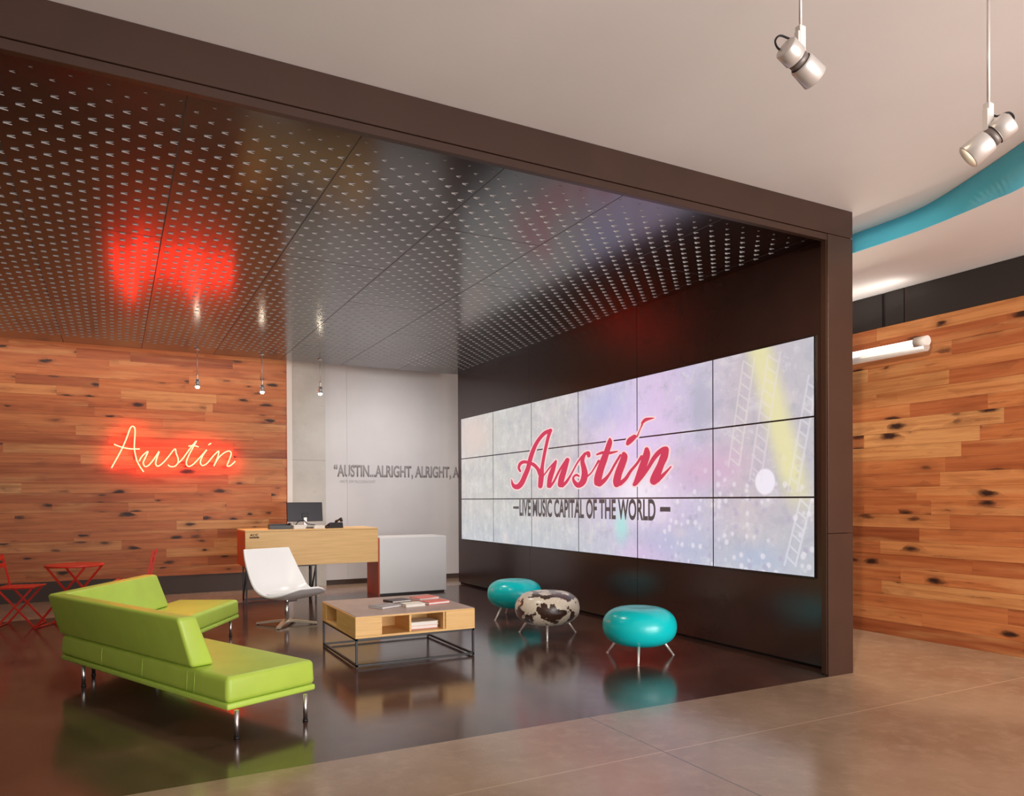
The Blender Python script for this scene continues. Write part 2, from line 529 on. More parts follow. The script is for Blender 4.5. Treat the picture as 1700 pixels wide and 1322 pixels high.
MT = dict(
    planks=m_planks(), floor_light=m_floor_light(), floor_dark=m_floor_dark(), ceil_gloss=m_ceiling_gloss(),
    screen=m_screen(), cow=m_cowhide(), ply=m_ply(),
    concrete=m_concrete('grey_board_formed_concrete', (.44, .41, .37), (.56, .53, .49), 1.5, 2.12),
    greywall=mat('pale_grey_paint', (.60, .57, .565), .6, noise=.03, nscale=2),
    leftwall=mat('warm_grey_paint', (.35, .31, .28), .6, noise=.03, nscale=2),
    white_ceiling=mat('matt_white_ceiling_paint', (.80, .765, .75), .7, noise=.02, nscale=1.5),
    cyan=mat('cyan_paint', (.13, .72, .98), .45),
    bronze=mat('bronze_painted_metal', (.048, .022, .014), .38, .15, noise=.08, nscale=3),
    bronze_wall=mat('dark_bronze_gloss_panel', (.042, .019, .016), .22, 0, noise=.10, nscale=3, ior=1.6),
    groove=mat('dark_joint', (.006, .004, .003), .8),
    blackwall=mat('black_upper_panel', (.020, .014, .013), .5),
    baseboard=mat('dark_brown_baseboard', (.045, .022, .015), .5),
    trim_white=mat('off_white_edge_trim', (.72, .66, .62), .5),
    tab=mat('bare_metal_tab', (.50, .47, .46), .5, 0),
    green=mat('lime_green_leather', (.44, .60, .075), .42, noise=.05, nscale=5, bump=.05),
    piping=mat('lime_green_piping', (.46, .65, .09), .4),
    chrome=mat('brushed_chrome', (.78, .76, .76), .28, 1),
    steel=mat('satin_aluminium', (.70, .66, .63), .38, .55, noise=.05),
    white_shell=mat('white_fibreglass', (.86, .84, .84), .3),
    seat_pad=mat('white_felt_pad', (.70, .70, .72), .8, noise=.05, nscale=80),
    brass_base=mat('polished_light_metal', (.80, .70, .58), .3, .6),
    black_steel=mat('black_steel_bar', (.016, .013, .013), .4, .4),
    table_top=mat('greyish_walnut_top', (.36, .235, .185), .35, noise=.12, nscale=6),
    teal=mat('turquoise_vinyl', (.004, .60, .62), .25, noise=.03, nscale=4),
    leg_ali=mat('cast_aluminium_leg', (.82, .74, .68), .35, .5),
    red_metal=mat('red_lacquered_metal', (.68, .03, .015), .35),
    orange=mat('orange_red_laminate', (.58, .085, .022), .45),
    white_lam=mat('white_laminate', (.74, .72, .71), .35),
    black_plastic=mat('black_plastic', (.012, .010, .012), .4),
    screen_off=mat('dark_monitor_back', (.016, .011, .018), .35),
    paper=mat('white_paper', (.82, .80, .78), .7),
    book_grey=mat('grey_book_cover', (.30, .26, .26), .5, noise=.25, nscale=25),
    book_red=mat('coral_book_cover', (.75, .17, .13), .5),
    book_dark=mat('dark_book_cover', (.07, .05, .05), .5),
    book_cream=mat('cream_book_cover', (.80, .73, .62), .6),
    neon=mat('red_neon_glass', (.9, .5, .4), .3, emit=(1, .022, .011), es=38.0),
    neon_off=mat('black_glass_return', (.05, .015, .012), .3),
    lamp=mat('lamp_lens', (1, 1, 1), .3, emit=(1, .84, .62), es=60),
    tube_glow=mat('tube_lamp_glow', (1, 1, 1), .3, emit=(1, .93, .84), es=3.2),
    clear=None,
    logo=mat('red_lettering_picture', (.02, .02, .02), .4, emit=(.60, .055, .105), es=1),
    logo_halo=mat('pale_pink_outline_picture', (.02, .02, .02), .4, emit=(.90, .62, .62), es=1),
    caption=mat('charcoal_lettering_picture', (.02, .02, .02), .4, emit=(.075, .065, .070), es=1),
    wall_text=mat('grey_wall_lettering', (.30, .275, .275), .6),
    wall_text_small=mat('pale_grey_wall_lettering', (.42, .39, .39), .6),
    badge=mat('burnt_brown_mark', (.06, .025, .015), .6),
    grey_metal=mat('dark_grey_metal', (.20, .165, .15), .45, .4),
    rubber=mat('black_rubber', (.015, .012, .012), .8),
)
NEON= [[[-0.881, -0.162], [-0.83, -0.06], [-0.773, 0.056], [-0.722, 0.171], [-0.676, 0.293], [-0.641, 0.403], [-0.618, 0.455], [-0.59, 0.469], [-0.567, 0.444], [-0.563, 0.368], [-0.57, 0.265], [-0.575, 0.15], [-0.564, 0.061], [-0.542, -0.041], [-0.502, -0.13], [-0.451, -0.213]], [[-0.845, 0.193], [-0.773, 0.163], [-0.694, 0.14], [-0.603, 0.13], [-0.5, 0.133]], [[-0.511, -0.053], [-0.484, 0.005], [-0.443, 0.057], [-0.391, 0.097], [-0.426, 0.006], [-0.456, -0.071], [-0.435, -0.129], [-0.387, -0.115], [-0.316, -0.024], [-0.239, 0.101], [-0.269, 0.003], [-0.287, -0.088], [-0.252, -0.122], [-0.176, -0.06], [-0.104, 0.033], [-0.02, 0.146], [-0.001, 0.081], [0.025, 0.003], [0.021, -0.069], [-0.022, -0.119], [-0.081, -0.126], [-0.119, -0.098]], [[0.021, -0.071], [0.075, -0.022], [0.161, 0.105], [0.234, 0.213], [0.29, 0.281]], [[0.29, 0.281], [0.234, 0.166], [0.172, 0.039], [0.141, -0.067], [0.171, -0.119], [0.232, -0.091], [0.319, 0.003], [0.437, 0.145], [0.381, 0.058], [0.343, -0.05], [0.373, -0.102], [0.442, -0.064], [0.529, 0.048], [0.612, 0.13], [0.592, 0.022], [0.538, -0.109]], [[0.538, -0.109], [0.604, 0.016], [0.693, 0.105], [0.77, 0.134], [0.798, 0.094], [0.769, -0.001], [0.736, -0.096], [0.781, -0.098], [0.858, -0.026]], [[0.173, 0.195], [0.246, 0.206], [0.32, 0.186]], [[0.46, 0.222], [0.502, 0.25]]]
LOGO= [[[-1.935, -0.154, 0.0142], [-1.915, -0.212, 0.0427], [-1.846, -0.26, 0.0707], [-1.727, -0.262, 0.0888], [-1.62, -0.209, 0.0926], [-1.533, -0.119, 0.0873], [-1.438, -0.012, 0.0821], [-1.382, 0.095, 0.0771], [-1.316, 0.2, 0.0767], [-1.216, 0.311, 0.0671], [-1.09, 0.4, 0.062], [-0.951, 0.46, 0.0612], [-0.806, 0.478, 0.0561]], [[-0.814, 0.479, 0.0605], [-0.874, 0.384, 0.0539], [-0.935, 0.257, 0.0524], [-0.988, 0.129, 0.0527], [-1.032, -0.001, 0.0573], [-1.06, -0.132, 0.0884], [-1.087, -0.265, 0.0797]], [[-1.667, -0.04, 0.0372], [-1.709, 0.008, 0.0466], [-1.666, 0.067, 0.0557], [-1.55, 0.089, 0.0506], [-1.4, 0.069, 0.0455], [-1.272, 0.036, 0.054], [-1.165, -0.022, 0.0535], [-1.094, -0.096, 0.0709]], [[-1.007, -0.134, 0.022], [-0.852, -0.034, 0.026], [-0.669, 0.061, 0.0299]], [[-0.677, 0.049, 0.0427], [-0.752, -0.055, 0.0774], [-0.82, -0.157, 0.0822], [-0.859, -0.269, 0.0652]], [[-0.829, -0.282, 0.0433], [-0.72, -0.211, 0.0343], [-0.572, -0.062, 0.0339], [-0.397, 0.073, 0.0333]], [[-0.381, 0.06, 0.0624], [-0.461, -0.066, 0.0839], [-0.525, -0.173, 0.0928], [-0.558, -0.257, 0.0846]], [[-0.51, -0.275, 0.0506], [-0.399, -0.219, 0.0417], [-0.275, -0.114, 0.0247], [-0.153, 0.004, 0.0245], [-0.02, 0.095, 0.0322], [0.095, 0.125, 0.0478], [0.116, 0.088, 0.0477]], [[0.024, 0.117, 0.0401], [-0.028, 0.031, 0.0564], [0.008, -0.067, 0.0723], [0.022, -0.148, 0.0883], [-0.022, -0.235, 0.0886], [-0.126, -0.274, 0.0732], [-0.215, -0.231, 0.0492], [-0.242, -0.173, 0.0288], [-0.169, -0.142, 0.0327], [-0.11, -0.16, 0.0244]], [[0.065, -0.173, 0.028], [0.164, -0.129, 0.0198], [0.248, -0.061, 0.022], [0.331, 0.014, 0.0312]], [[0.561, 0.277, 0.0091], [0.561, 0.224, 0.0647], [0.508, 0.128, 0.0727], [0.441, 0.024, 0.0886], [0.373, -0.081, 0.0931], [0.318, -0.188, 0.1014], [0.304, -0.251, 0.0899]], [[0.345, -0.267, 0.0739], [0.453, -0.223, 0.0539], [0.559, -0.149, 0.032], [0.675, -0.033, 0.0301], [0.777, 0.06, 0.0298]], [[0.293, 0.094, 0.0234], [0.415, 0.11, 0.0386], [0.56, 0.098, 0.0381], [0.714, 0.108, 0.0165]], [[0.839, 0.075, 0.0444], [0.851, 0.034, 0.0777], [0.801, -0.053, 0.0892], [0.738, -0.148, 0.0898], [0.702, -0.237, 0.0902], [0.699, -0.282, 0.0714]], [[0.762, -0.272, 0.0598], [0.874, -0.219, 0.0443], [0.971, -0.133, 0.0351], [1.09, -0.051, 0.0303], [1.171, 0.024, 0.0322]], [[1.263, 0.101, 0.0461], [1.262, 0.041, 0.078], [1.217, -0.049, 0.0855], [1.159, -0.14, 0.0789], [1.089, -0.239, 0.0614], [1.041, -0.288, 0.0436]], [[1.065, -0.282, 0.0398], [1.182, -0.198, 0.0429], [1.295, -0.102, 0.0424], [1.374, -0.021, 0.049], [1.461, 0.044, 0.0555], [1.547, 0.083, 0.0515], [1.589, 0.084, 0.0547]], [[1.589, 0.071, 0.065], [1.557, -0.003, 0.0824], [1.504, -0.083, 0.076], [1.438, -0.178, 0.0905], [1.394, -0.246, 0.0909], [1.389, -0.267, 0.07]], [[1.438, -0.254, 0.0557], [1.524, -0.208, 0.0414], [1.598, -0.162, 0.0274], [1.672, -0.111, 0.0149]], [[0.919, 0.184, 0.0441], [0.961, 0.218, 0.0731], [1.039, 0.253, 0.058]], [[1.091, 0.252, 0.018], [1.15, 0.334, 0.0129], [1.185, 0.381, 0.0214]], [[1.187, 0.398, 0.0286], [1.242, 0.427, 0.0426], [1.321, 0.433, 0.0282], [1.392, 0.433, 0.0084]]]

# ================================================================== THE SETTING
random.seed(7)
XW, XO, XI = 5.25, 5.396, 5.10      # video wall face, outer face, inner edge of the portal flange
YF, YE = 4.138, 11.836              # front and far end of the dark portal
ZU, ZC, ZT = 3.532, 3.607, 3.80     # flange underside, gloss ceiling, top of the portal
YB, XR, ZH, ZS = 12.70, 7.24, 3.81, 3.62
XL = -5.0


def edge_y(x): return 10.97 + .128 * x      # far edge of the dark floor

# floors
m = MB()
pts = [(XL, -6), (9, -6), (9, 14), (XL, 14)]
# light concrete: all around the dark field (front strip, right strip, rear strip)
for q in ([(XL, -6), (9, -6), (9, YF), (XL, YF)], [(XO, YF), (9, YF), (9, 14), (XO, 14)],
          [(XL, edge_y(XL)), (XO, edge_y(XO)), (XO, 14), (XL, 14)]):
    m.prism([(x, y, -.1) for x, y in q], [(x, y, 0) for x, y in q])
fl = struct(m.build('floor', MT['floor_light']))
m = MB()
q = [(XL, YF), (XO, YF), (XO, edge_y(XO)), (XL, edge_y(XL))]
m.prism([(x, y, -.1) for x, y in q], [(x, y, 0) for x, y in q])
struct(m.build('floor', MT['floor_dark']))

# white hall ceiling: stops on a curved line where a cyan fascia drops to the soffit
top = [(6.9, 14), (6.3, 9), (6.02, 6.0), (5.90, 4.9), (5.865, 4.44), (5.865, 4.2), (5.85, 3.95), (5.78, 3.68), (5.58, 3.25), (5.36, 2.82), (4.9, 2.0), (4.2, 1.1), (3.2, .2), (1.8, -.8), (0, -1.6), (-2, -2.2)]
bot = [(6.9, 14), (6.28, 9), (5.98, 6.0), (5.84, 4.9), (5.80, 4.45), (5.80, 4.17), (5.79, 3.83), (5.74, 3.45), (5.68, 3.18), (5.60, 2.90), (5.15, 2.10), (4.45, 1.1), (3.45, .1), (2.05, -.95), (.1, -1.8), (-2, -2.45)]


def smooth_curve(P, n=6):
    out = []
    for i in range(len(P) - 1):
        p0, p1, p2, p3 = (Vector(P[max(0, i - 1)]), Vector(P[i]), Vector(P[i + 1]), Vector(P[min(len(P) - 1, i + 2)]))
        for k in range(n):
            u = k / n
            out.append(.5 * ((2 * p1) + (p2 - p0) * u + (2 * p0 - 5 * p1 + 4 * p2 - p3) * u * u + (3 * p1 - p0 - 3 * p2 + p3) * u ** 3))
    out.append(Vector(P[-1]))
    return out

ts, bs = smooth_curve(top), smooth_curve(bot)
m = MB()
a = [m.bm.verts.new((p.x, p.y, ZH)) for p in ts]
b = [m.bm.verts.new((XL, p.y, ZH)) for p in ts]
for i in range(len(a) - 1): m.bm.faces.new((a[i], a[i + 1], b[i + 1], b[i]))
m.bm.faces.new([m.bm.verts.new(p) for p in ((XL, ts[-1].y, ZH), (ts[-1].x, ts[-1].y, ZH), (ts[-1].x, -6, ZH), (XL, -6, ZH))])
# solid top so that it has thickness
r = bmesh.ops.extrude_face_region(m.bm, geom=m.bm.faces[:])
bmesh.ops.translate(m.bm, vec=(0, 0, .1), verts=[v for v in r['geom'] if isinstance(v, bmesh.types.BMVert)])
struct(m.build('ceiling', MT['white_ceiling']))
m = MB()
a = [m.bm.verts.new((p.x, p.y, ZH)) for p in ts]
b = [m.bm.verts.new((p.x, p.y, ZS)) for p in bs]
for i in range(len(a) - 1): m.bm.faces.new((a[i], a[i + 1], b[i + 1], b[i]))
fa = struct(m.build('trim_1', MT['cyan'], smooth=True))
so = fa.modifiers.new('thick', 'SOLIDIFY'); so.thickness = .012; so.offset = 0
m = MB()
a = [m.bm.verts.new((p.x, p.y, ZS)) for p in bs]
b = [m.bm.verts.new((9, p.y, ZS)) for p in bs]
for i in range(len(a) - 1): m.bm.faces.new((a[i], b[i], b[i + 1], a[i + 1]))
m.bm.faces.new([m.bm.verts.new(p) for p in ((bs[-1].x, bs[-1].y, ZS), (9, bs[-1].y, ZS), (9, -6, ZS), (bs[-1].x, -6, ZS))])
r = bmesh.ops.extrude_face_region(m.bm, geom=m.bm.faces[:])
bmesh.ops.translate(m.bm, vec=(0, 0, .012), verts=[v for v in r['geom'] if isinstance(v, bmesh.types.BMVert)])
struct(m.build('ceiling', MT['white_ceiling']))


def planks(name, fixed, side, s0, s1, z0, z1, h, axis):
    """boarded wall face: one mesh of butted boards, each board with its own tone"""
    m = MB(); tn = []; al = []
    z = z0
    while z < z1 - .01:
        zt = min(z + h, z1)
        s = s0 - random.random() * 1.5
        while s < s1:
            L = random.uniform(.7, 2.6)
            a, b = max(s, s0), min(s + L, s1)
            s += L
            if b - a < .02: continue
            pr = random.uniform(0, .004) + .018
            n0 = len(m.bm.verts)
            if axis == 'x': m.box(a + .0006, b - .0006, fixed - pr if side < 0 else fixed, fixed if side < 0 else fixed + pr, z + .0008, zt - .0008)
            else: m.box(fixed - pr, fixed, a + .0006, b - .0006, z + .0008, zt - .0008)
            t = random.random()
            m.bm.verts.ensure_lookup_table()
            for v in m.bm.verts[n0:]:
                tn.append(t); al.append(v.co.x if axis == 'x' else v.co.y)
        z = zt
    o = m.build(name, MT['planks'])
    for nm, arr in (('tone', tn), ('along', al)):
        at = o.data.attributes.new(nm, 'FLOAT', 'POINT')
        at.data.foreach_set('value', arr)
    return o

# rear wall
m = MB(); m.box(XL, 9, YB + .02, YB + .2, 0, 3.8)
rear = struct(m.build('wall_rear', MT['greywall']))
bd = struct(planks('wall_rear', YB, -1, XL, 2.53, .29, 3.8, .142, 'x'))
m = MB(); m.box(XL, 2.53, YB, YB + .02, .0, 3.8); struct(m.build('wall_rear', MT['blackwall']))
m = MB(); m.box(XL, 2.53, YB - .004, YB, 0, .29); struct(m.build('baseboard_rear', MT['baseboard']))
m = MB(); m.box(3.17, XO + .6, YB + .005, YB + .02, 0, .085); struct(m.build('baseboard_rear', MT['baseboard']))
m = MB(); m.box(2.53, 2.615, YB - .05, YB + .02, 0, 3.8); struct(m.build('trim_2', MT['trim_white']))
m = MB(); m.box(2.615, 3.17, YB - .03, YB + .02, 0, 3.8); struct(m.build('wall_rear', MT['concrete']))
m = MB(); m.box(3.55, 3.57, YB + .012, YB + .02, .085, 3.8); struct(m.build('trim_3', MT['greywall']))

# right wall of the hall beyond the portal
m = MB(); m.box(XR, XR + .15, -6, YB + .02, 0, 3.62); struct(m.build('wall_right', MT['blackwall']))
struct(planks('wall_right', XR, -1, -2.0, YB, 0, 3.26, .142, 'y'))
m = MB(); m.box(XR - .022, XR, -6, 4.92, 3.262, ZS - .004); m.box(XR - .022, XR, 4.93, 5.14, 3.262, ZS - .004); m.box(XR - .022, XR, 5.18, 9, 3.262, ZS - .004)
struct(m.build('wall_right', MT['blackwall']))
m = MB(); m.box(XR - .024, XR - .012, 4.895, 4.903, 3.262, ZS - .004)
struct(m.build('trim_4', MT['bronze']))
m = MB(); m.box(XL - .15, XL, -6, YB + .2, 0, ZH); struct(m.build('wall_left', MT['leftwall']))

# dark portal: flange (post and beam), video wall, gloss ceiling, roof, floor plinth
m = MB()
m.box(XI, XO, YF, YF + .05, 0, 1.158, .002, 1); m.box(XI, XO, YF, YF + .05, 1.162, ZU + .05, .002, 1)
struct(m.build('trim_6', MT['bronze']))
m = MB()
m.box(XL, XO, YF, YF + .05, ZU + .055, ZT + .008, .002, 1)
m.box(XL, XI, YF + .006, YF + .05, ZU, ZU + .051, .002, 1)
struct(m.build('trim_7', MT['bronze']))
m = MB()
m.box(XI - .012, XI - .003, YF + .012, YF + .06, .02, ZU)
struct(m.build('trim_5', MT['bronze']))
# video wall built of tall panels with thin joints
m = MB()
js = [YF + .05, 6.838, 9.33, YE]
for i in range(3):
    m.box(XW, XO, js[i] + (.003 if i else 0), js[i + 1] - (.003 if i < 2 else 0), .03, ZC + .05)
struct(m.build('wall_video', MT['bronze_wall']))
m = MB(); m.box(XW + .03, XO - .02, YF + .05, YE - .01, 0, ZC); struct(m.build('wall_video', MT['groove']))
m = MB(); m.box(XL, XW + .05, YF + .045, YE, ZC, ZT - .02); struct(m.build('ceiling', MT['ceil_gloss']))
# rows of little V-shaped tabs punched out of the gloss ceiling
m = MB()
j = 0
yy = 4.405
while yy < 11.35:
    x = -3.6 + (.0855 if j % 2 else 0)
    while x < 5.16:
        if x > -1.6 - (0 if yy > 6 else 1):
            k = min(.84, .36 + .13 * j)
            ap = m.bm.verts.new((x - .024 * k, yy, ZC))
            al_ = m.bm.verts.new((x - .022 * k, yy, ZC - .0085 * k))
            for sg in (-1, 1):
                e = m.bm.verts.new((x + .028 * k, yy + sg * .021 * k, ZC))
                o2 = m.bm.verts.new((x + .026 * k, yy + sg * .021 * k, ZC - .003 * k))
                m.bm.faces.new((ap, al_, o2, e))
        x += .171
    yy += .0886
    j += 1
struct(m.build('ceiling', MT['tab'], fix=False))
# ceiling roof joins the rear wall beyond the portal

# ================================================================== VIDEO WALL
XS = 5.232
t = thing('video_wall', 'large video wall of eighteen pale displays showing a red Austin script over a concert crowd', 'video wall', (XS, 8.03, 1.8))
PW, PH = 1.2145, .6834
YS0, ZS0 = 4.3835, .7728
for r in range(3):
    for c in range(6):
        y0 = YS0 + c * PW; z0 = ZS0 + r * PH
        g = .0075
        m = MB(); m.box(0, .014, y0 + g - 8.03, y0 + PW - g - 8.03, z0 + g - 1.8, z0 + PH - g - 1.8)
        m.build('display_panel', MT['screen'], t)
m = MB(); m.box(.0012, .017, YS0 - 8.03 - .004, YS0 + 6 * PW - 8.03 + .004, ZS0 - 1.8 - .004, ZS0 + 3 * PH - 1.8 + .004)
m.build('mounting_frame', MT['black_plastic'], t)

AR = 1.78     # the strokes were drawn with a broad pen: width along the wall against height


def stroke_mesh(strokes, grow, off):
    m = MB()
    for S in strokes:
        P = smooth_curve([(a / AR, b, w) for a, b, w in S], 5)
        prev = None
        for i, p in enumerate(P):
            t0 = P[max(0, i - 1)]; t1 = P[min(len(P) - 1, i + 1)]
            d = Vector((t1.x - t0.x, t1.y - t0.y)).normalized()
            n = Vector((-d.y, d.x)); w = (abs(p.z) / 2 + grow) / 1.08
            L = (p.x + n.x * w, p.y + n.y * w); R = (p.x - n.x * w, p.y - n.y * w)
            if prev:
                q = [prev[0], L, R, prev[1]]
                try: m.bm.faces.new([m.bm.verts.new((off, -a * AR, b)) for a, b in q])
                except ValueError: pass
            prev = (L, R)
            ring = [m.bm.verts.new((off, -(p.x + w * math.cos(k * PI / 8)) * AR, p.y + w * math.sin(k * PI / 8))) for k in range(16)]
            m.bm.faces.new(ring)
    return m

LG = LOGO
m = stroke_mesh(LG, 0, 0); lo = m.build('logo_lettering', MT['logo'], t, fix=False); lo.location = (-.004, -.13, .1)
m = stroke_mesh(LG, .018, 0); ha = m.build('logo_outline', MT['logo_halo'], t, fix=False); ha.location = (-.002, -.13, .1)


def text_obj(name, body, width, height, matl, rot, loc, parent=None, bold=0.0, extrude=.001, spacing=1.0):
    cu = bpy.data.curves.new(name, 'FONT')
    cu.body = body; cu.size = 1; cu.offset = bold; cu.extrude = 0; cu.space_character = spacing
    o = bpy.data.objects.new(name, cu)
    COL.objects.link(o)
    bpy.context.view_layer.update()
    dg = bpy.context.evaluated_depsgraph_get()
    me = bpy.data.meshes.new_from_object(o.evaluated_get(dg))
    bpy.data.objects.remove(o)
    xs = [v.co.x for v in me.vertices]; ys = [v.co.y for v in me.vertices]
    x0, x1, y0, y1 = min(xs), max(xs), min(ys), max(ys)
    for v in me.vertices:
        v.co.x = (v.co.x - x0) / (x1 - x0) * width
        v.co.y = (v.co.y - y0) / (y1 - y0) * height
    me.name = name
    me.materials.clear(); me.materials.append(matl)
    o = bpy.data.objects.new(name, me)
    COL.objects.link(o)
    if extrude:
        sm = o.modifiers.new('thick', 'SOLIDIFY'); sm.thickness = extrude; sm.offset = 1
    if parent: o.parent = parent
    o.matrix_local = Matrix.Translation(loc) @ rot
    return o

RW = Matrix(((0, 0, -1, 0), (-1, 0, 0, 0), (0, 1, 0, 0), (0, 0, 0, 1)))     # reads on the video wall
RB = Matrix(((1, 0, 0, 0), (0, 0, -1, 0), (0, 1, 0, 0), (0, 0, 0, 1)))      # reads on a wall facing the camera side
cp = text_obj('caption_lettering', 'LIVE MUSIC CAPITAL OF THE WORLD', 3.11, .243, MT['caption'], RW, (-.003, 9.597 - 8.03, 1.205 - 1.8), t, bold=.03, extrude=0)
m = MB(); m.box(-.003, -.002, 9.615 - 8.03, 9.79 - 8.03, 1.31 - 1.8, 1.345 - 1.8); m.build('caption_dash', MT['caption'], t)
m = MB(); m.box(-.003, -.002, 6.24 - 8.03, 6.41 - 8.03, 1.31 - 1.8, 1.36 - 1.8); m.build('caption_dash', MT['caption'], t)

# ================================================================== WALL WRITING
wt = text_obj('wall_lettering', '“AUSTIN...ALRIGHT, ALRIGHT, ALRIGHT."', 2.97, .25, MT['wall_text'], RB, (3.32, YB + .018, 1.815), None, bold=.028, extrude=.004)
tag(wt, 'large grey condensed capitals quoting ALRIGHT, ALRIGHT across the pale rear wall', 'wall lettering')
w2 = text_obj('wall_lettering', '- MATTHEW McCONAUGHEY', .66, .05, MT['wall_text_small'], RB, (3.40, YB + .018, 1.745), None, bold=0, extrude=.003)
tag(w2, 'tiny pale grey line of letters beneath the large quote on the rear wall', 'wall lettering')

# ================================================================== NEON SIGN
t = thing('neon_sign', 'glowing red neon tube sign spelling Austin in handwriting on the boarded wall', 'neon sign', (.85, YB - .12, 2.1))
for S in NEON:
    P = [Vector((a, 0, b)) for a, b in S]
    if len(P) > 2: P = [Vector((q.x, 0, q.y)) for q in smooth_curve(S, 5)]
    m = MB(); m.tube(P, .0095, 8)
    m.build('neon_tube', MT['neon'], t)
for x, z in ((-.83, -.06), (-.57, .3), (-.45, -.2), (-.2, -.12), (.05, .1), (.28, -.1), (.5, .05), (.7, -.1)):
    m = MB(); m.tube([(x, .012, z), (x, .10, z)], .005, 6)
    m.build('tube_support', MT['neon_off'], t)
m = MB(); m.box(-.58, -.55, .07, .10, -.02, .14, .004)
m.build('transformer_lead', MT['neon_off'], t)

# ================================================================== PENDANT DOWNLIGHTS
def pendant(x, y, z, label):
    t = thing('pendant_lamp', label, 'pendant lamp', (x, y, z), 0, 'pendant lamps over the reception desk')
    m = MB(); m.tube([(0, 0, .17), (0, 0, ZC - z)], .006, 8); m.build('rod', MT['steel'], t)
    m = MB(); m.lathe([(0, .16), (.02, .16), (.022, .17), (0, .175)], seg=16)
    m.lathe([(0, 0), (.036, 0), (.036, .02), (.030, .022), (.030, .05), (.036, .052), (.036, .07), (.030, .072), (.030, .10), (0, .10)], seg=24)
    m.box(-.004, .004, -.024, .024, .10, .16)
    m.build('lamp_body', MT['steel'], t)
    m = MB(); m.lathe([(0, -.028), (.016, -.026), (.027, -.016), (.030, -.001), (0, -.001)], seg=20)
    m.build('lens', MT['lamp'], t)
    m = MB(); m.lathe([(0, ZC - z), (.035, ZC - z), (.035, ZC - z - .012), (0, ZC - z - .012)], seg=20); m.build('ceiling_rose', MT['steel'], t)
    light('pendant_beam', 'SPOT', (x, y, z - .05), 45, (1, .86, .68), (x, y + .25, 0), spot_size=math.radians(95), spot_blend=.8, shadow_soft_size=.04)

pendant(1.06, 11.5, 3.075, 'small silver pendant spotlight on a thin rod, leftmost of the three')
pendant(1.945, 11.5, 3.055, 'small silver pendant spotlight on a thin rod, middle one, above the desk end')
pendant(2.80, 11.5, 3.085, 'small silver pendant spotlight on a thin rod, rightmost, before the concrete pier')

# ================================================================== TRACK-STYLE SPOTLIGHTS ON RODS
def rod_spot(loc, aim, label, energy, flip=1, tgt=None):
    x, y, z = loc
    t = thing('hanging_spotlight', label, 'spotlight', loc, 0, 'spotlights hung from the white ceiling')
    m = MB(); m.tube([(0, 0, .07), (0, 0, ZH - z)], .0065, 10); m.build('rod', MT['steel'], t)
    m = MB(); m.lathe([(0, ZH - z), (.05, ZH - z), (.05, ZH - z - .015), (0, ZH - z - .015)], seg=24); m.build('ceiling_rose', MT['steel'], t)
    m = MB(); m.box(-.018, .018, -.014, .014, -.045, .072, .003, 2); m.box(-.026, -.016, -.012, .012, -.055, .045, .002, 1)
    m.tube([(.018, 0, .03), (.028, 0, .03)], .006, 10)
    m.build('yoke', MT['trim_white'], t)
    a = Vector(aim).normalized()
    rot = a.to_track_quat('Z', 'Y').to_matrix().to_4x4()
    T = Matrix.Translation((0, 0, -.085)) @ rot
    m = MB(); m.lathe([(0, -.10), (.046, -.10), (.050, -.095), (.050, -.035), (.047, -.033), (.047, -.03)], seg=36, m=T)
    m.lathe([(.047, .0), (.050, .002), (.053, .01), (.056, .095), (.052, .098), (.048, .06), (0, .055)], seg=36, m=T)
    m.build('lamp_body', MT['steel'], t)
    m = MB()
    m.lathe([(0, -.031), (.043, -.031), (.043, .001), (0, .001)], seg=36, m=T)
    m.build('heat_sink', MT['grey_metal'], t)
    m = MB(); m.lathe([(0, .062), (.044, .064), (.047, .066), (0, .067)], seg=30, m=T); m.build('lens', MT['lamp'], t)
    side = rot @ Vector((0, 1, 0))
    p0 = Vector((0, 0, .03)); p3 = T @ Vector((0, .045, -.06))
    out = Vector((R_.x * flip, R_.y * flip, 0)) * .11
    m = MB(); m.tube(smooth_curve([p0, p0 + out * .35 + Vector((0, 0, -.012)), p0 + out * .8 + Vector((0, 0, .004)), p0 + out + Vector((0, 0, -.02)), p0 + out * .85 + Vector((0, 0, -.055)), p0 + out * .4 + Vector((0, 0, -.07)), T @ Vector((0, 0, -.09))], 5), .0045, 8)
    m.build('cable', MT['rubber'], t)
    light('spot_beam', 'SPOT', Vector(loc) + Vector((0, 0, -.085)) + a * .12, energy, (1, .84, .62), tgt or (Vector(loc) + a * 5), spot_size=math.radians(70), spot_blend=.8, shadow_soft_size=.05)

def at(px, py, d):
    return Vector((0, 0, EYE)) + (fw + R_ * ((px - 850) / 1241.98) - U_ * ((py - 837.154) / 1241.98)) * d

p1 = at(1329, 72, 3.25); p2 = at(1641, 200, 3.25)
rod_spot(p1, R_ * .80 - Vector((0, 0, 1)) * .46 + fw * .38, 'silver cylinder spotlight on a rod tilted right, nearer the dark portal', 420, -1, (7.2, 4.6, 1.1))
rod_spot(p2, -R_ * .66 - Vector((0, 0, 1)) * .58 + fw * .35, 'silver cylinder spotlight on a long rod tilted left, beside the cyan fascia', 40, 1)

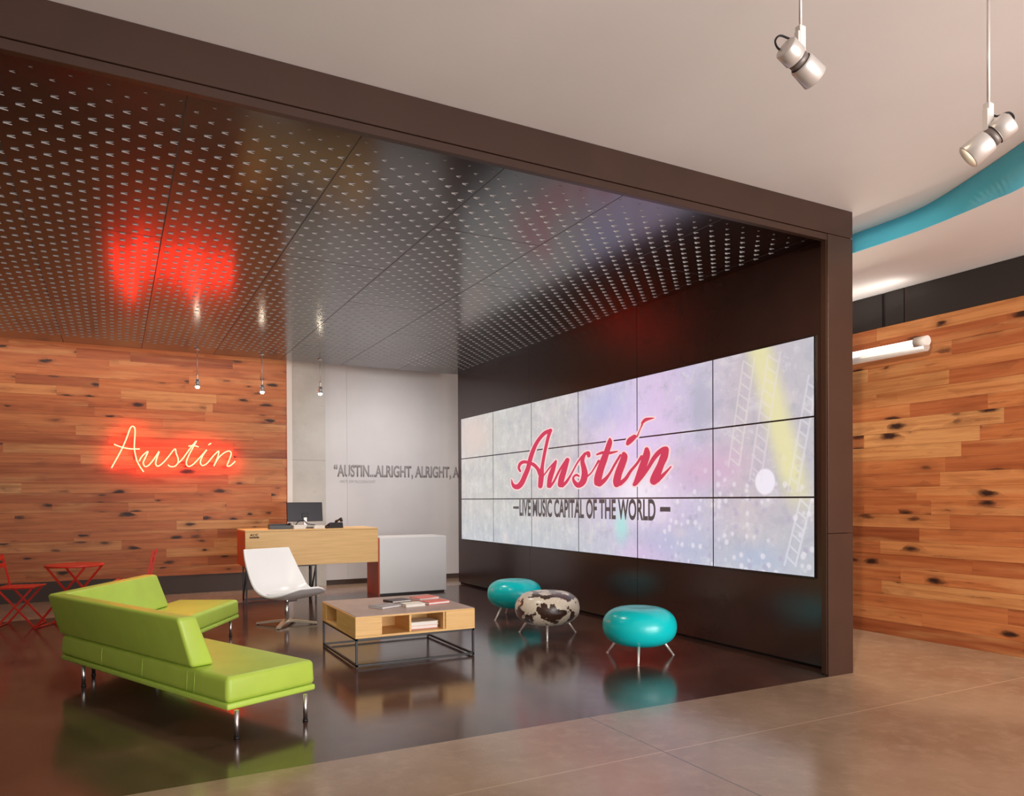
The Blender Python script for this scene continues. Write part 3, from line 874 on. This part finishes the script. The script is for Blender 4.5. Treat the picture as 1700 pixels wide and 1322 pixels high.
# ================================================================== LINEAR WALL LIGHT
t = thing('linear_light', 'tubular linear light fixture along the top of the right boarded wall', 'wall light', (7.0, 6.4, 2.98))
m = MB(); m.tube([(0, -1.72, 0), (0, 1.9, 0)], .030, 16); m.build('glowing_tube', MT['tube_glow'], t)
m = MB()
m.tube([(.012, -1.83, -.015), (.012, 2.0, -.015)], .050, 20)
m.build('housing', MT['steel'], t).location = (.03, 0, -.03)
m = MB(); m.tube([(0, -1.87, 0), (0, -1.74, 0)], .048, 20); m.build('end_cap', MT['trim_white'], t)
for yy in (-1.2, .4, 1.7):
    m = MB(); m.box(.03, .212, yy - .015, yy + .015, -.03, .0); m.build('bracket', MT['steel'], t)
light('linear_beam_up', 'AREA', (6.93, 6.4, 3.06), 6, (1, .93, .84), (6.3, 6.4, 6), shape='RECTANGLE', size=3.4, size_y=.05).rotation_euler = (PI, .25, PI / 2)
light('linear_beam_down', 'AREA', (6.88, 6.4, 2.92), 75, (1, .86, .68), None, shape='RECTANGLE', size=.05, size_y=3.4).rotation_euler = (0, .9, 0)

# ================================================================== SOFA
O = Vector((-.40, 7.05)); d1 = Vector((.404, -.915)); d2 = Vector((.476, .88))
i1 = Vector((.915, .404)); i2 = Vector((.88, -.476))
E1 = O + d1 * 2.46; E1i = E1 + i1 * .665
E2 = O + d2 * 2.12; E2i = E2 + i2 * .68


def isect(p, d, q, e):
    # p+d*s = q+e*u
    det = d.x * (-e.y) + e.x * d.y
    s = ((q.x - p.x) * (-e.y) + e.x * (q.y - p.y)) / det
    return p + d * s

I = isect(E1i, d1, E2i, d2)
org = Vector((.2, 6.9))
t = thing('angled_sofa', 'lime green leather sofa bent into two open ended benches with corner back, on chrome legs', 'sofa', (org.x, org.y, 0))


def L3(p, z): return (p.x - org.x, p.y - org.y, z)


def inset(poly, d):
    c = sum(poly, Vector((0, 0))) / len(poly)
    out = []
    n = len(poly)
    for i in range(n):
        a, b, e = poly[i - 1], poly[i], poly[(i + 1) % n]
        u = (b - a).normalized(); v = (e - b).normalized()
        n1 = Vector((-u.y, u.x)); n2 = Vector((-v.y, v.x))
        k = (n1 + n2).normalized(); k = k / k.dot(n1)
        out.append(b + k * d)
    return out

for poly in ([O, E1, E1i, I], [O, I, E2i, E2]):
    # counter-clockwise so that positive inset shrinks
    area = sum(poly[i - 1].x * poly[i].y - poly[i].x * poly[i - 1].y for i in range(4))
    if area < 0: poly = poly[::-1]
    p0 = inset(poly, .008)
    m = MB(); m.prism([L3(p, .172) for p in p0], [L3(p, .212) for p in p0], .012, 3)
    autosmooth(m.build('seat_base', MT['piping'], t), 50)
    p1_ = inset(poly, .006)
    m = MB(); m.prism([L3(p, .212) for p in p1_], [L3(p, .375) for p in inset(poly, .012)], .034, 5)
    autosmooth(m.build('seat_cushion', MT['green'], t), 50)


def backrest(start, d, inn, length, name, mitre):
    out = -inn
    lean = .075
    # mitre: neighbour's inward vector, gives the corner line
    k = (inn + mitre).normalized(); k = k / k.dot(inn)

    def pt(along, inw, z):
        if along is None: return L3(start + k * inw, z)
        return L3(start + d * along + inn * inw, z)
    low = [pt(None, .004, .378), pt(length + .02, .004, .378), pt(length + .02, .165, .378), pt(None, .165, .378)]
    high = [pt(None, -lean, .705), pt(length - .01, -lean, .705), pt(length - .01, .055, .705), pt(None, .055, .705)]
    m = MB(); m.prism(low, high, .024, 4)
    return autosmooth(m.build(name, MT['green'], t), 50)

backrest(O, d1, i1, 2.03, 'backrest', i2)
backrest(O, d2, i2, 1.55, 'backrest', i1)
# stitched seams on the outside of the cushion
for dd, nn, ss in ((d1, i1, (.75, 1.38, 1.98, 2.07)), (d2, i2, (.7, 1.3))):
    for s in ss:
        p = O + dd * s
        m = MB(); m.tube([L3(p + nn * .004, .225), L3(p + nn * .0075, .30), L3(p + nn * .012, .352)], .0016, 6)
        m.build('seam', MT['piping'], t)
# legs
for p in ((.65, 4.80), (1.10, 4.97), (-.22, 6.75), (.30, 6.86), (-.16, 7.15), (.42, 7.1), (.72, 8.62), (1.09, 8.46)):
    q = Vector(p)
    m = MB(); m.tube([L3(q, 0), L3(q, .174)], .014, 16)
    lg = m.build('leg', MT['chrome'], t)
    m = MB(); m.tube([L3(q, 0), L3(q, .012)], .017, 14); m.build('glide', MT['black_plastic'], lg)

# ================================================================== SWIVEL LOUNGE CHAIR
cz = Vector((1.78, 8.93, 0))
fdir = math.radians(-70)
t = thing('swivel_chair', 'white moulded swivel lounge chair on a four star metal base', 'chair', cz, fdir)
# profile in (forward, up): from top of the back down to the lip of the seat
prof = [(-.45, .875, .30), (-.415, .77, .315), (-.375, .67, .325), (-.335, .575, .33), (-.295, .49, .335), (-.25, .415, .335), (-.185, .355, .335), (-.10, .325, .335), (.0, .315, .335), (.11, .325, .335), (.22, .35, .32), (.33, .395, .29), (.40, .44, .22), (.44, .47, .12)]
side = [0, .02, .045, .07, .095, .11, .11, .10, .08, .055, .03, .01, 0, 0]


def shell(thick):
    m = MB()
    P = smooth_curve([p for p in prof], 3)
    S = smooth_curve([(s, 0, 0) for s in side], 3)
    n = 14
    grid = []
    for i, p in enumerate(P):
        t0, t1 = P[max(0, i - 1)], P[min(len(P) - 1, i + 1)]
        dx, dz = t1.x - t0.x, t1.y - t0.y
        l = math.hypot(dx, dz); nx, nz = -dz / l, dx / l      # normal towards the sitter (up / forward)
        row = []
        for k in range(n + 1):
            u = -1 + 2 * k / n
            c = S[i].x * abs(u) ** 2.6
            row.append((p.x + nx * c, u * p.z, p.y + nz * c))
        grid.append(row)
    V = [[m.bm.verts.new(q) for q in r] for r in grid]
    for a, b in zip(V, V[1:]):
        for k in range(n):
            m.bm.faces.new((a[k], a[k + 1], b[k + 1], b[k]))
    return m

o = shell(0).build('seat_shell', MT['white_shell'], t, smooth=True)
so = o.modifiers.new('thick', 'SOLIDIFY'); so.thickness = .026; so.offset = -1
bv = o.modifiers.new('round', 'BEVEL'); bv.width = .008; bv.segments = 3; bv.limit_method = 'ANGLE'
sb = o.modifiers.new('sub', 'SUBSURF'); sb.levels = 1; sb.render_levels = 1
# felt pad lying in the seat
m = MB()
pp = [(-.12, .336, .20), (-.03, .326, .22), (.07, .325, .23), (.17, .342, .22), (.25, .368, .17)]
V = []
for x, z, w in pp:
    V.append([m.bm.verts.new((x, u * w, z + .012 + .012 * abs(u) ** 3)) for u in (-1, -.6, -.2, .2, .6, 1)])
for a, b in zip(V, V[1:]):
    for k in range(5): m.bm.faces.new((a[k], a[k + 1], b[k + 1], b[k]))
pd = m.build('seat_pad', MT['seat_pad'], t, smooth=True)
so = pd.modifiers.new('thick', 'SOLIDIFY'); so.thickness = .012; so.offset = 0
m = MB(); m.tube([(-.02, 0, .05), (-.02, 0, .285)], .026, 20); m.box(-.13, .10, -.07, .07, .275, .305, .01)
m.build('pedestal', MT['chrome'], t)
for k in range(4):
    a = k * PI / 2 + PI / 4 + math.radians(-2)
    c, s = math.cos(a), math.sin(a)
    m = MB()
    lo_ = []; hi = []
    for u, w, zt in ((0, .030, .062), (.16, .026, .052), (.35, .020, .026)):
        lo_.append((u, w, zt)); 
    prevr = None
    for u, w, zt in lo_:
        zb = max(.006, zt - .026)
        ring = [m.bm.verts.new((-.02 + c * u - s * sy * w, s * u + c * sy * w, z)) for sy, z in ((-1, zb), (1, zb), (1, zt), (-1, zt))]
        if prevr:
            for q in range(4): m.bm.faces.new((prevr[q], prevr[(q + 1) % 4], ring[(q + 1) % 4], ring[q]))
        else: m.bm.faces.new(ring[::-1])
        prevr = ring
    m.bm.faces.new(prevr)
    m.build('base_arm', MT['brass_base'], t)
    m = MB(); m.lathe([(0, 0), (.014, 0), (.014, .008), (0, .008)], (-.02 + c * .335, s * .335, 0), 12); m.build('glide', MT['black_plastic'], t)

# ================================================================== COFFEE TABLE
TX0, TX1, TY0, TY1 = 1.82, 2.95, 6.29, 7.45
t = thing('coffee_table', 'square low coffee table of blond wood with open cubbies on a black steel frame', 'coffee table', (2.385, 6.87, 0))


def T3(m, x0, x1, y0, y1, z0, z1, bev=.002): return m.box(x0 - 2.385, x1 - 2.385, y0 - 6.87, y1 - 6.87, z0, z1, bev, 1)

W_ = .02; ZB_, ZT_ = .255, .445
m = MB(); T3(m, TX0, TX1, TY0, TY1, ZT_ - W_ + .002, ZT_ - .004)
m.build('top_board', MT['ply'], t)
m = MB(); T3(m, TX0 + .006, TX1 - .006, TY0 + .006, TY1 - .006, ZT_ - .004, ZT_ + .001, 0); m.build('table_top', MT['table_top'], t)
m = MB(); T3(m, TX0, TX1, TY0, TY1, ZB_, ZB_ + W_); m.build('bottom_board', MT['ply'], t)
z0, z1 = ZB_ + W_, ZT_ - W_ + .002
fx1, fx2 = TX0 + .225, TX0 + .84        # front opening limits (the face towards the camera)
for (a, b, c_, d_) in ((TX0, fx1, TY0, TY0 + W_), (fx2, TX1, TY0, TY0 + W_),
                       (TX0, TX0 + W_, TY0 + W_, TY0 + .62), (TX0, TX0 + W_, TY0 + 1.02, TY1 - W_),
                       (TX1 - W_, TX1, TY0 + W_, TY0 + .45), (TX1 - W_, TX1, TY0 + .85, TY1 - W_),
                       (TX0, TX0 + .3, TY1 - W_, TY1), (TX0 + .8, TX1, TY1 - W_, TY1)):
    m = MB(); T3(m, a, b, c_, d_, z0, z1); m.build('side_panel', MT['ply'], t)
for (a, b, c_, d_) in ((fx1, fx1 + .018, TY0 + W_, TY0 + .42), (TX0 + .50, TX0 + .518, TY0 + .03, TY0 + .42), (fx2 - .018, fx2, TY0 + W_, TY0 + .42), (fx1, fx2, TY0 + .42, TY0 + .438),
                       (TX0 + W_, TX0 + .36, TY0 + .62, TY0 + .638), (TX0 + W_, TX0 + .36, TY0 + 1.0, TY0 + 1.018), (TX0 + .36, TX0 + .378, TY0 + .62, TY0 + 1.018)):
    m = MB(); T3(m, a, b, c_, d_, z0, z1, 0); m.build('divider', MT['ply'], t)
m = MB()
B = .018
for (a, b) in ((TX0 + .004, TX0 + .004 + B), (TX1 - .004 - B, TX1 - .004)):
    for (c_, d_) in ((TY0 + .004, TY0 + .004 + B), (TY1 - .004 - B, TY1 - .004)):
        k = MB(); T3(k, a, b, c_, d_, 0, ZB_ - B, .001); k.build('leg', MT['black_steel'], t)
for z in (.012, ZB_ - B):
    T3(m, TX0 + .004, TX1 - .004, TY0 + .004, TY0 + .004 + B, z, z + B, 0)
    T3(m, TX0 + .004, TX1 - .004, TY1 - .004 - B, TY1 - .004, z, z + B, 0)
    T3(m, TX0 + .004, TX0 + .004 + B, TY0 + .004, TY1 - .004, z, z + B, 0)
    T3(m, TX1 - .004 - B, TX1 - .004, TY0 + .004, TY1 - .004, z, z + B, 0)
m.build('frame_rail', MT['black_steel'], t)


def book(x, y, z, w, d, h, rz, cover, label, group, curved=False):
    t = thing('book', label, 'book', (x, y, z), rz, group)
    m = MB(); m.box(-w / 2, w / 2, -d / 2, d / 2, 0, .004); m.box(-w / 2, w / 2, -d / 2, d / 2, h - .004, h); m.box(-w / 2, -w / 2 + .004, -d / 2, d / 2, 0, h)
    m.build('cover', cover, t)
    m = MB(); m.box(-w / 2 + .004, w / 2 - .006, -d / 2 + .005, d / 2 - .005, .004, h - .004); m.build('page_block', MT['paper'], t)

TT = ZT_ + .001
G = 'books and magazines on the coffee table top'
book(2.24, 6.74, TT, .19, .25, .020, math.radians(-66), MT['book_grey'], 'grey illustrated book, leftmost on the coffee table top', G)
book(2.49, 6.70, TT, .20, .17, .024, math.radians(3), MT['book_cream'], 'cream coloured book in the middle of the coffee table top', G)
book(2.46, 7.04, TT, .22, .17, .022, math.radians(14), MT['book_dark'], 'dark brown book at the back of the coffee table top', G)
book(2.745, 6.76, TT, .17, .24, .024, math.radians(-80), MT['book_red'], 'coral red book nearest the right edge of the table front', G)
book(2.76, 7.07, TT, .17, .24, .026, math.radians(-75), MT['book_red'], 'coral red book at the far right of the table top', G)
G = 'books in the coffee table cubby'
book(TX0 + .665, TY0 + .19, z0 + .001, .27, .21, .034, 0, MT['book_red'], 'orange red book lying at the bottom of the table cubby', G)
book(TX0 + .665, TY0 + .18, z0 + .034, .27, .20, .034, 0, MT['book_cream'], 'thick white book stacked on the orange red one in the cubby', G)

# ================================================================== POUFS
def pouf(x, y, rad, zb, zt, mt, label, a0, name='pouf', leg0=.23, leg1=.35):
    t = thing(name, label, 'pouf', (x, y, 0), 0, 'round poufs by the video wall')
    h = (zt - zb) / 2; zc = (zt + zb) / 2
    prof = []
    N = 28
    for i in range(N + 1):
        a = -PI / 2 + PI * i / N
        ca, sa = math.cos(a), math.sin(a)
        r = rad * (abs(ca) ** .62)
        z = zc + h * math.copysign(abs(sa) ** .9, sa)
        prof.append((r if i not in (0, N) else 0, z))
    # gentle dimple in the top
    prof = [(r, z - (.016 * max(0, 1 - r / (rad * .55)) if z > zc else 0)) for r, z in prof]
    m = MB(); m.lathe(prof, seg=64); m.build('cushion', mt, t)
    for k in range(3 if name == 'pouf' else 4):
        n = 3 if name == 'pouf' else 4
        a = a0 + k * 2 * PI / n
        c, s = math.cos(a), math.sin(a)
        m = MB(); m.tube([(c * leg0, s * leg0, zb + .04), (c * leg1, s * leg1, .004)], [.014, .009], 12)
        lg = m.build('leg', MT['leg_ali'], t)
        m = MB(); m.tube([(c * leg1, s * leg1, 0), (c * leg1, s * leg1, .006)], .012, 12); m.build('foot', MT['leg_ali'], lg)

a_front = math.atan2(5.19 - 5.47, 3.99 - 4.22)
pouf(4.22, 5.47, .335, .115, .47, MT['teal'], 'glossy turquoise round pouf on splayed metal legs, nearest the camera', a_front)
pouf(4.07, 6.86, .345, .115, .475, MT['cow'], 'brown and white cowhide round pouf on splayed metal legs', math.atan2(-.30, -.18))
pouf(4.35, 8.12, .335, .115, .47, MT['teal'], 'glossy turquoise round pouf half hidden behind the cowhide one', math.atan2(-.12, -.33))

# ================================================================== RECEPTION DESK AND CABINET
DX0, DX1, DY0, DY1, DZ = 1.60, 3.50, 10.87, 11.62, 1.035
t = thing('reception_desk', 'blond wood reception desk on black truss legs with a burnt logo at its corner', 'desk', ((DX0 + DX1) / 2, 11.2, 0))
cx, cy = (DX0 + DX1) / 2, 11.2


def D(m, x0, x1, y0, y1, z0, z1, bev=.002): return m.box(x0 - cx, x1 - cx, y0 - cy, y1 - cy, z0, z1, bev, 1)

m = MB(); D(m, DX0, DX1, DY0, DY0 + .03, .52, DZ - .022); m.build('front_panel', MT['ply'], t)
m = MB(); D(m, DX0 - .004, DX1, DY0 - .006, DY1, DZ - .022, DZ, .003); m.build('desk_top', MT['ply'], t)
m = MB(); D(m, DX0 - .004, DX0 + .022, DY0 + .002 + .028, DY1, .52, DZ - .022); m.build('side_panel', MT['orange'], t)
m = MB(); D(m, DX0 + .03, DX1 - .03, DY0 + .04, DY1 - .02, .62, .66); m.build('under_shelf', MT['ply'], t)
for x in (DX0 + .02, 2.58):
    m = MB(); b = .011
    for y in (DY0 + .05, DY0 + .34):
        m.box(x - cx - b, x - cx + b, y - cy - b, y - cy + b, 0, .52)
    m.tube([(x - cx, DY0 + .05 - cy, .51), (x - cx, DY0 + .34 - cy, .02)], .008, 8)
    m.box(x - cx - b, x - cx + b, DY0 + .05 - cy, DY0 + .34 - cy, .50, .52)
    m.build('truss_leg', MT['black_steel'], t)
m = MB()
m.tube([(2.49 - cx, DY0 + .05 - cy, 0), (2.49 - cx, DY0 + .05 - cy, .52)], .011, 8)
m.tube([(2.49 - cx, DY0 + .05 - cy, .02), (2.58 - cx, DY0 + .05 - cy, .51)], .010, 8)
m.build('truss_brace', MT['black_steel'], t)
m = MB(); m.box(DX0 + .02 - cx, 2.58 - cx, DY0 + .04 - cy, DY0 + .06 - cy, .50, .52); m.build('truss_rail', MT['black_steel'], t)
m = MB(); m.box(DX0 + .02 - cx, 2.1 - cx, DY0 + .33 - cy, DY0 + .35 - cy, .02, .04); m.build('truss_rail', MT['black_steel'], t)
bg = text_obj('burnt_logo', 'ACC', .115, .035, MT['badge'], RB, (1.66 - cx, DY0 - cy - .0005, DZ - .085), t, bold=.03, extrude=.002)
m = MB(); D(m, 1.655, 1.785, DY0 - .002, DY0 + .001, DZ - .112, DZ - .094, 0); m.build('burnt_logo_bar', MT['badge'], t)

t = thing('low_cabinet', 'low white fronted cabinet with orange red side joined to the reception desk', 'cabinet', (4.07, 11.3, 0))
m = MB(); m.box(3.535 - 4.07, 4.62 - 4.07, 10.90 - 11.3, 10.925 - 11.3, .03, .875, .002, 1); m.build('front_panel', MT['white_lam'], t)
m = MB(); m.box(3.515 - 4.07, 3.535 - 4.07, 10.90 - 11.3, 11.48 - 11.3, 0, .875, .001, 1); m.build('side_panel', MT['orange'], t)
m = MB(); m.box(3.535 - 4.07, 4.62 - 4.07, 10.925 - 11.3, 11.48 - 11.3, .03, .86); m.box(3.515 - 4.07, 4.62 - 4.07, 10.925 - 11.3, 11.48 - 11.3, .86, .882); m.build('carcass', MT['white_lam'], t)
m = MB(); m.box(3.55 - 4.07, 4.60 - 4.07, 10.94 - 11.3, 11.46 - 11.3, 0, .03); m.build('plinth', MT['black_plastic'], t)

# things on the desk
def DT(x, y): return Vector((x, y, DZ))

t = thing('computer_monitor', 'dark flat computer monitor on a stand on the reception desk', 'monitor', (2.50, 11.22, DZ), math.radians(4))
m = MB(); m.box(-.265, .265, -.014, .014, .10, .385, .006, 2, Matrix.Rotation(math.radians(-6), 4, 'X')); m.build('screen_housing', MT['screen_off'], t)
m = MB(); m.box(-.05, .05, -.020, -.008, .15, .22, .003, 1, Matrix.Rotation(math.radians(-6), 4, 'X')); m.build('mount_plate', MT['black_plastic'], t)
m = MB(); m.box(-.025, .025, -.005, .03, .012, .16, .004); m.build('stand_neck', MT['steel'], t)
m = MB(); m.box(-.13, .13, -.09, .09, 0, .012, .004); m.build('stand_foot', MT['black_plastic'], t)
m = MB(); m.tube([(-.18, -.03, .02), (-.12, -.05, .10), (-.03, -.04, .12), (.03, -.04, .06), (.12, -.06, .05), (.17, -.08, .004)], .006, 8); m.build('cable', MT['rubber'], t)

t = thing('document_tray', 'black low document tray at the left of the monitor', 'tray', (2.13, 11.12, DZ), math.radians(-4))
m = MB(); m.box(-.17, .13, -.12, .12, 0, .012); m.box(-.17, -.158, -.12, .12, .012, .065); m.box(.118, .13, -.12, .12, .012, .085); m.box(-.158, .118, .108, .12, .012, .07); m.box(-.158, .118, -.12, -.108, .012, .055)
m.build('tray_body', MT['black_plastic'], t)
m = MB(); m.box(-.15, .11, -.10, .10, .012, .05); m.build('folder', MT['black_plastic'], t)
t = thing('paper_stack', 'small stack of white papers in front of the monitor stand', 'papers', (2.36, 11.02, DZ), math.radians(5))
m = MB(); m.box(-.085, .085, -.07, .07, 0, .055, .002, 1); m.build('sheets', MT['paper'], t)
t = thing('paper_stack', 'small stack of white papers at the right of the monitor stand', 'papers', (2.65, 11.00, DZ), math.radians(-8))
m = MB(); m.box(-.075, .075, -.06, .06, 0, .045, .002, 1); m.build('sheets', MT['paper'], t)
t = thing('desk_phone', 'black office telephone with handset on the reception desk', 'telephone', (2.90, 11.12, DZ), math.radians(190))
m = MB(); m.prism([(-.11, -.09, 0), (.11, -.09, 0), (.11, .09, 0), (-.11, .09, 0)], [(-.105, -.085, .03), (.105, -.085, .03), (.105, .085, .085), (-.105, .085, .085)], .006, 2); m.build('phone_body', MT['black_plastic'], t)
m = MB(); m.tube([(-.075, -.10, .05), (-.075, -.08, .095), (-.075, 0, .115), (-.075, .08, .135), (-.075, .10, .10)], [.022, .022, .014, .022, .022], 12); m.build('handset', MT['black_plastic'], t)
t = thing('computer_mouse', 'small black computer mouse near the desk front edge', 'mouse', (2.77, 10.98, DZ))
m = MB(); m.lathe([(0, 0), (.026, 0), (.030, .012), (.018, .026), (0, .030)], seg=18); m.build('mouse_shell', MT['black_plastic'], t)

# ================================================================== RED BISTRO SET
def bar(m, a, b, w=.012, h=.005):
    """flat steel bar between two points: w across (y), h thick"""
    a, b = Vector(a), Vector(b)
    d = (b - a).normalized()
    yv = Vector((0, 1, 0)); n = d.cross(yv).normalized()
    r = []
    for p in (a, b):
        r.append([m.bm.verts.new(p + yv * sy * h + n * sn * w) for sy, sn in ((-1, -1), (1, -1), (1, 1), (-1, 1))])
    for k in range(4): m.bm.faces.new((r[0][k], r[0][(k + 1) % 4], r[1][(k + 1) % 4], r[1][k]))
    m.bm.faces.new(r[0][::-1]); m.bm.faces.new(r[1])

rz0 = math.radians(-27)
tx = Vector((-.41, 10.05, 0))
t = thing('bistro_table', 'round red metal folding bistro table near the boarded wall', 'table', tx, rz0)
m = MB(); m.lathe([(0, .695), (.285, .695), (.305, .70), (.307, .712), (.30, .718), (.285, .714), (0, .714)], seg=48); m.build('table_top', MT['red_metal'], t)
for s in (-.19, .19):
    m = MB()
    bar(m, (.22, s, .694), (-.35, s, .0), .012, .004)
    if s > 0:
        bar(m, (.22, -.19, .69), (.22, .19, .69)); 
    m.build('leg', MT['red_metal'], t)
for s in (-.17, .17):
    m = MB(); bar(m, (-.22, s, .694), (.35, s, .0), .012, .004); m.build('leg', MT['red_metal'], t)
m = MB(); m.tube([(-.35, -.19, .012), (-.35, .19, .012)], .008, 8); m.build('crossbar', MT['red_metal'], t)
m = MB(); m.tube([(.35, -.17, .012), (.35, .17, .012)], .008, 8); m.build('crossbar', MT['red_metal'], t)
m = MB(); m.tube([(-.065, -.19, .347), (-.065, .19, .347)], .006, 8); m.build('crossbar', MT['red_metal'], t)


def folding_chair(loc, rz, label):
    t = thing('folding_chair', label, 'chair', loc, rz, 'red folding chairs at the bistro table')
    for s in (-.19, .19):
        m = MB(); bar(m, (-.24, s, .83), (-.16, s, .46), .011, .004); bar(m, (-.16, s, .46), (.22, s, 0), .011, .004); m.build('leg', MT['red_metal'], t)
        m = MB(); bar(m, (.19, s * .9, .44), (-.18, s * .9, 0), .011, .004); m.build('leg', MT['red_metal'], t)
    for k in range(7):
        x = -.17 + k * .062
        m = MB(); m.box(x - .024, x + .024, -.205, .205, .452, .460, .002, 1); m.build('seat_slat', MT['red_metal'], t)
    for s in (-.17, .17):
        m = MB(); bar(m, (-.19, s, .447), (.22, s, .447), .006, .006); m.build('seat_rail', MT['red_metal'], t)
    for z in (.79, .70):
        m = MB(); m.box(-.235 + (.83 - z) * .2, -.228 + (.83 - z) * .2, -.20, .20, z - .026, z + .026, .002, 1); m.build('back_slat', MT['red_metal'], t)
    m = MB(); m.tube([(.22, -.19, .01), (.22, .19, .01)], .007, 8); m.build('crossbar', MT['red_metal'], t)
    m = MB(); m.tube([(-.18, -.17, .01), (-.18, .17, .01)], .007, 8); m.build('crossbar', MT['red_metal'], t)

folding_chair((-.99, 10.43, 0), math.radians(-14), 'red metal folding chair at the left edge, left of the bistro table')
folding_chair((.22, 10.56, 0), math.radians(172), 'red metal folding chair mostly hidden behind the green sofa')
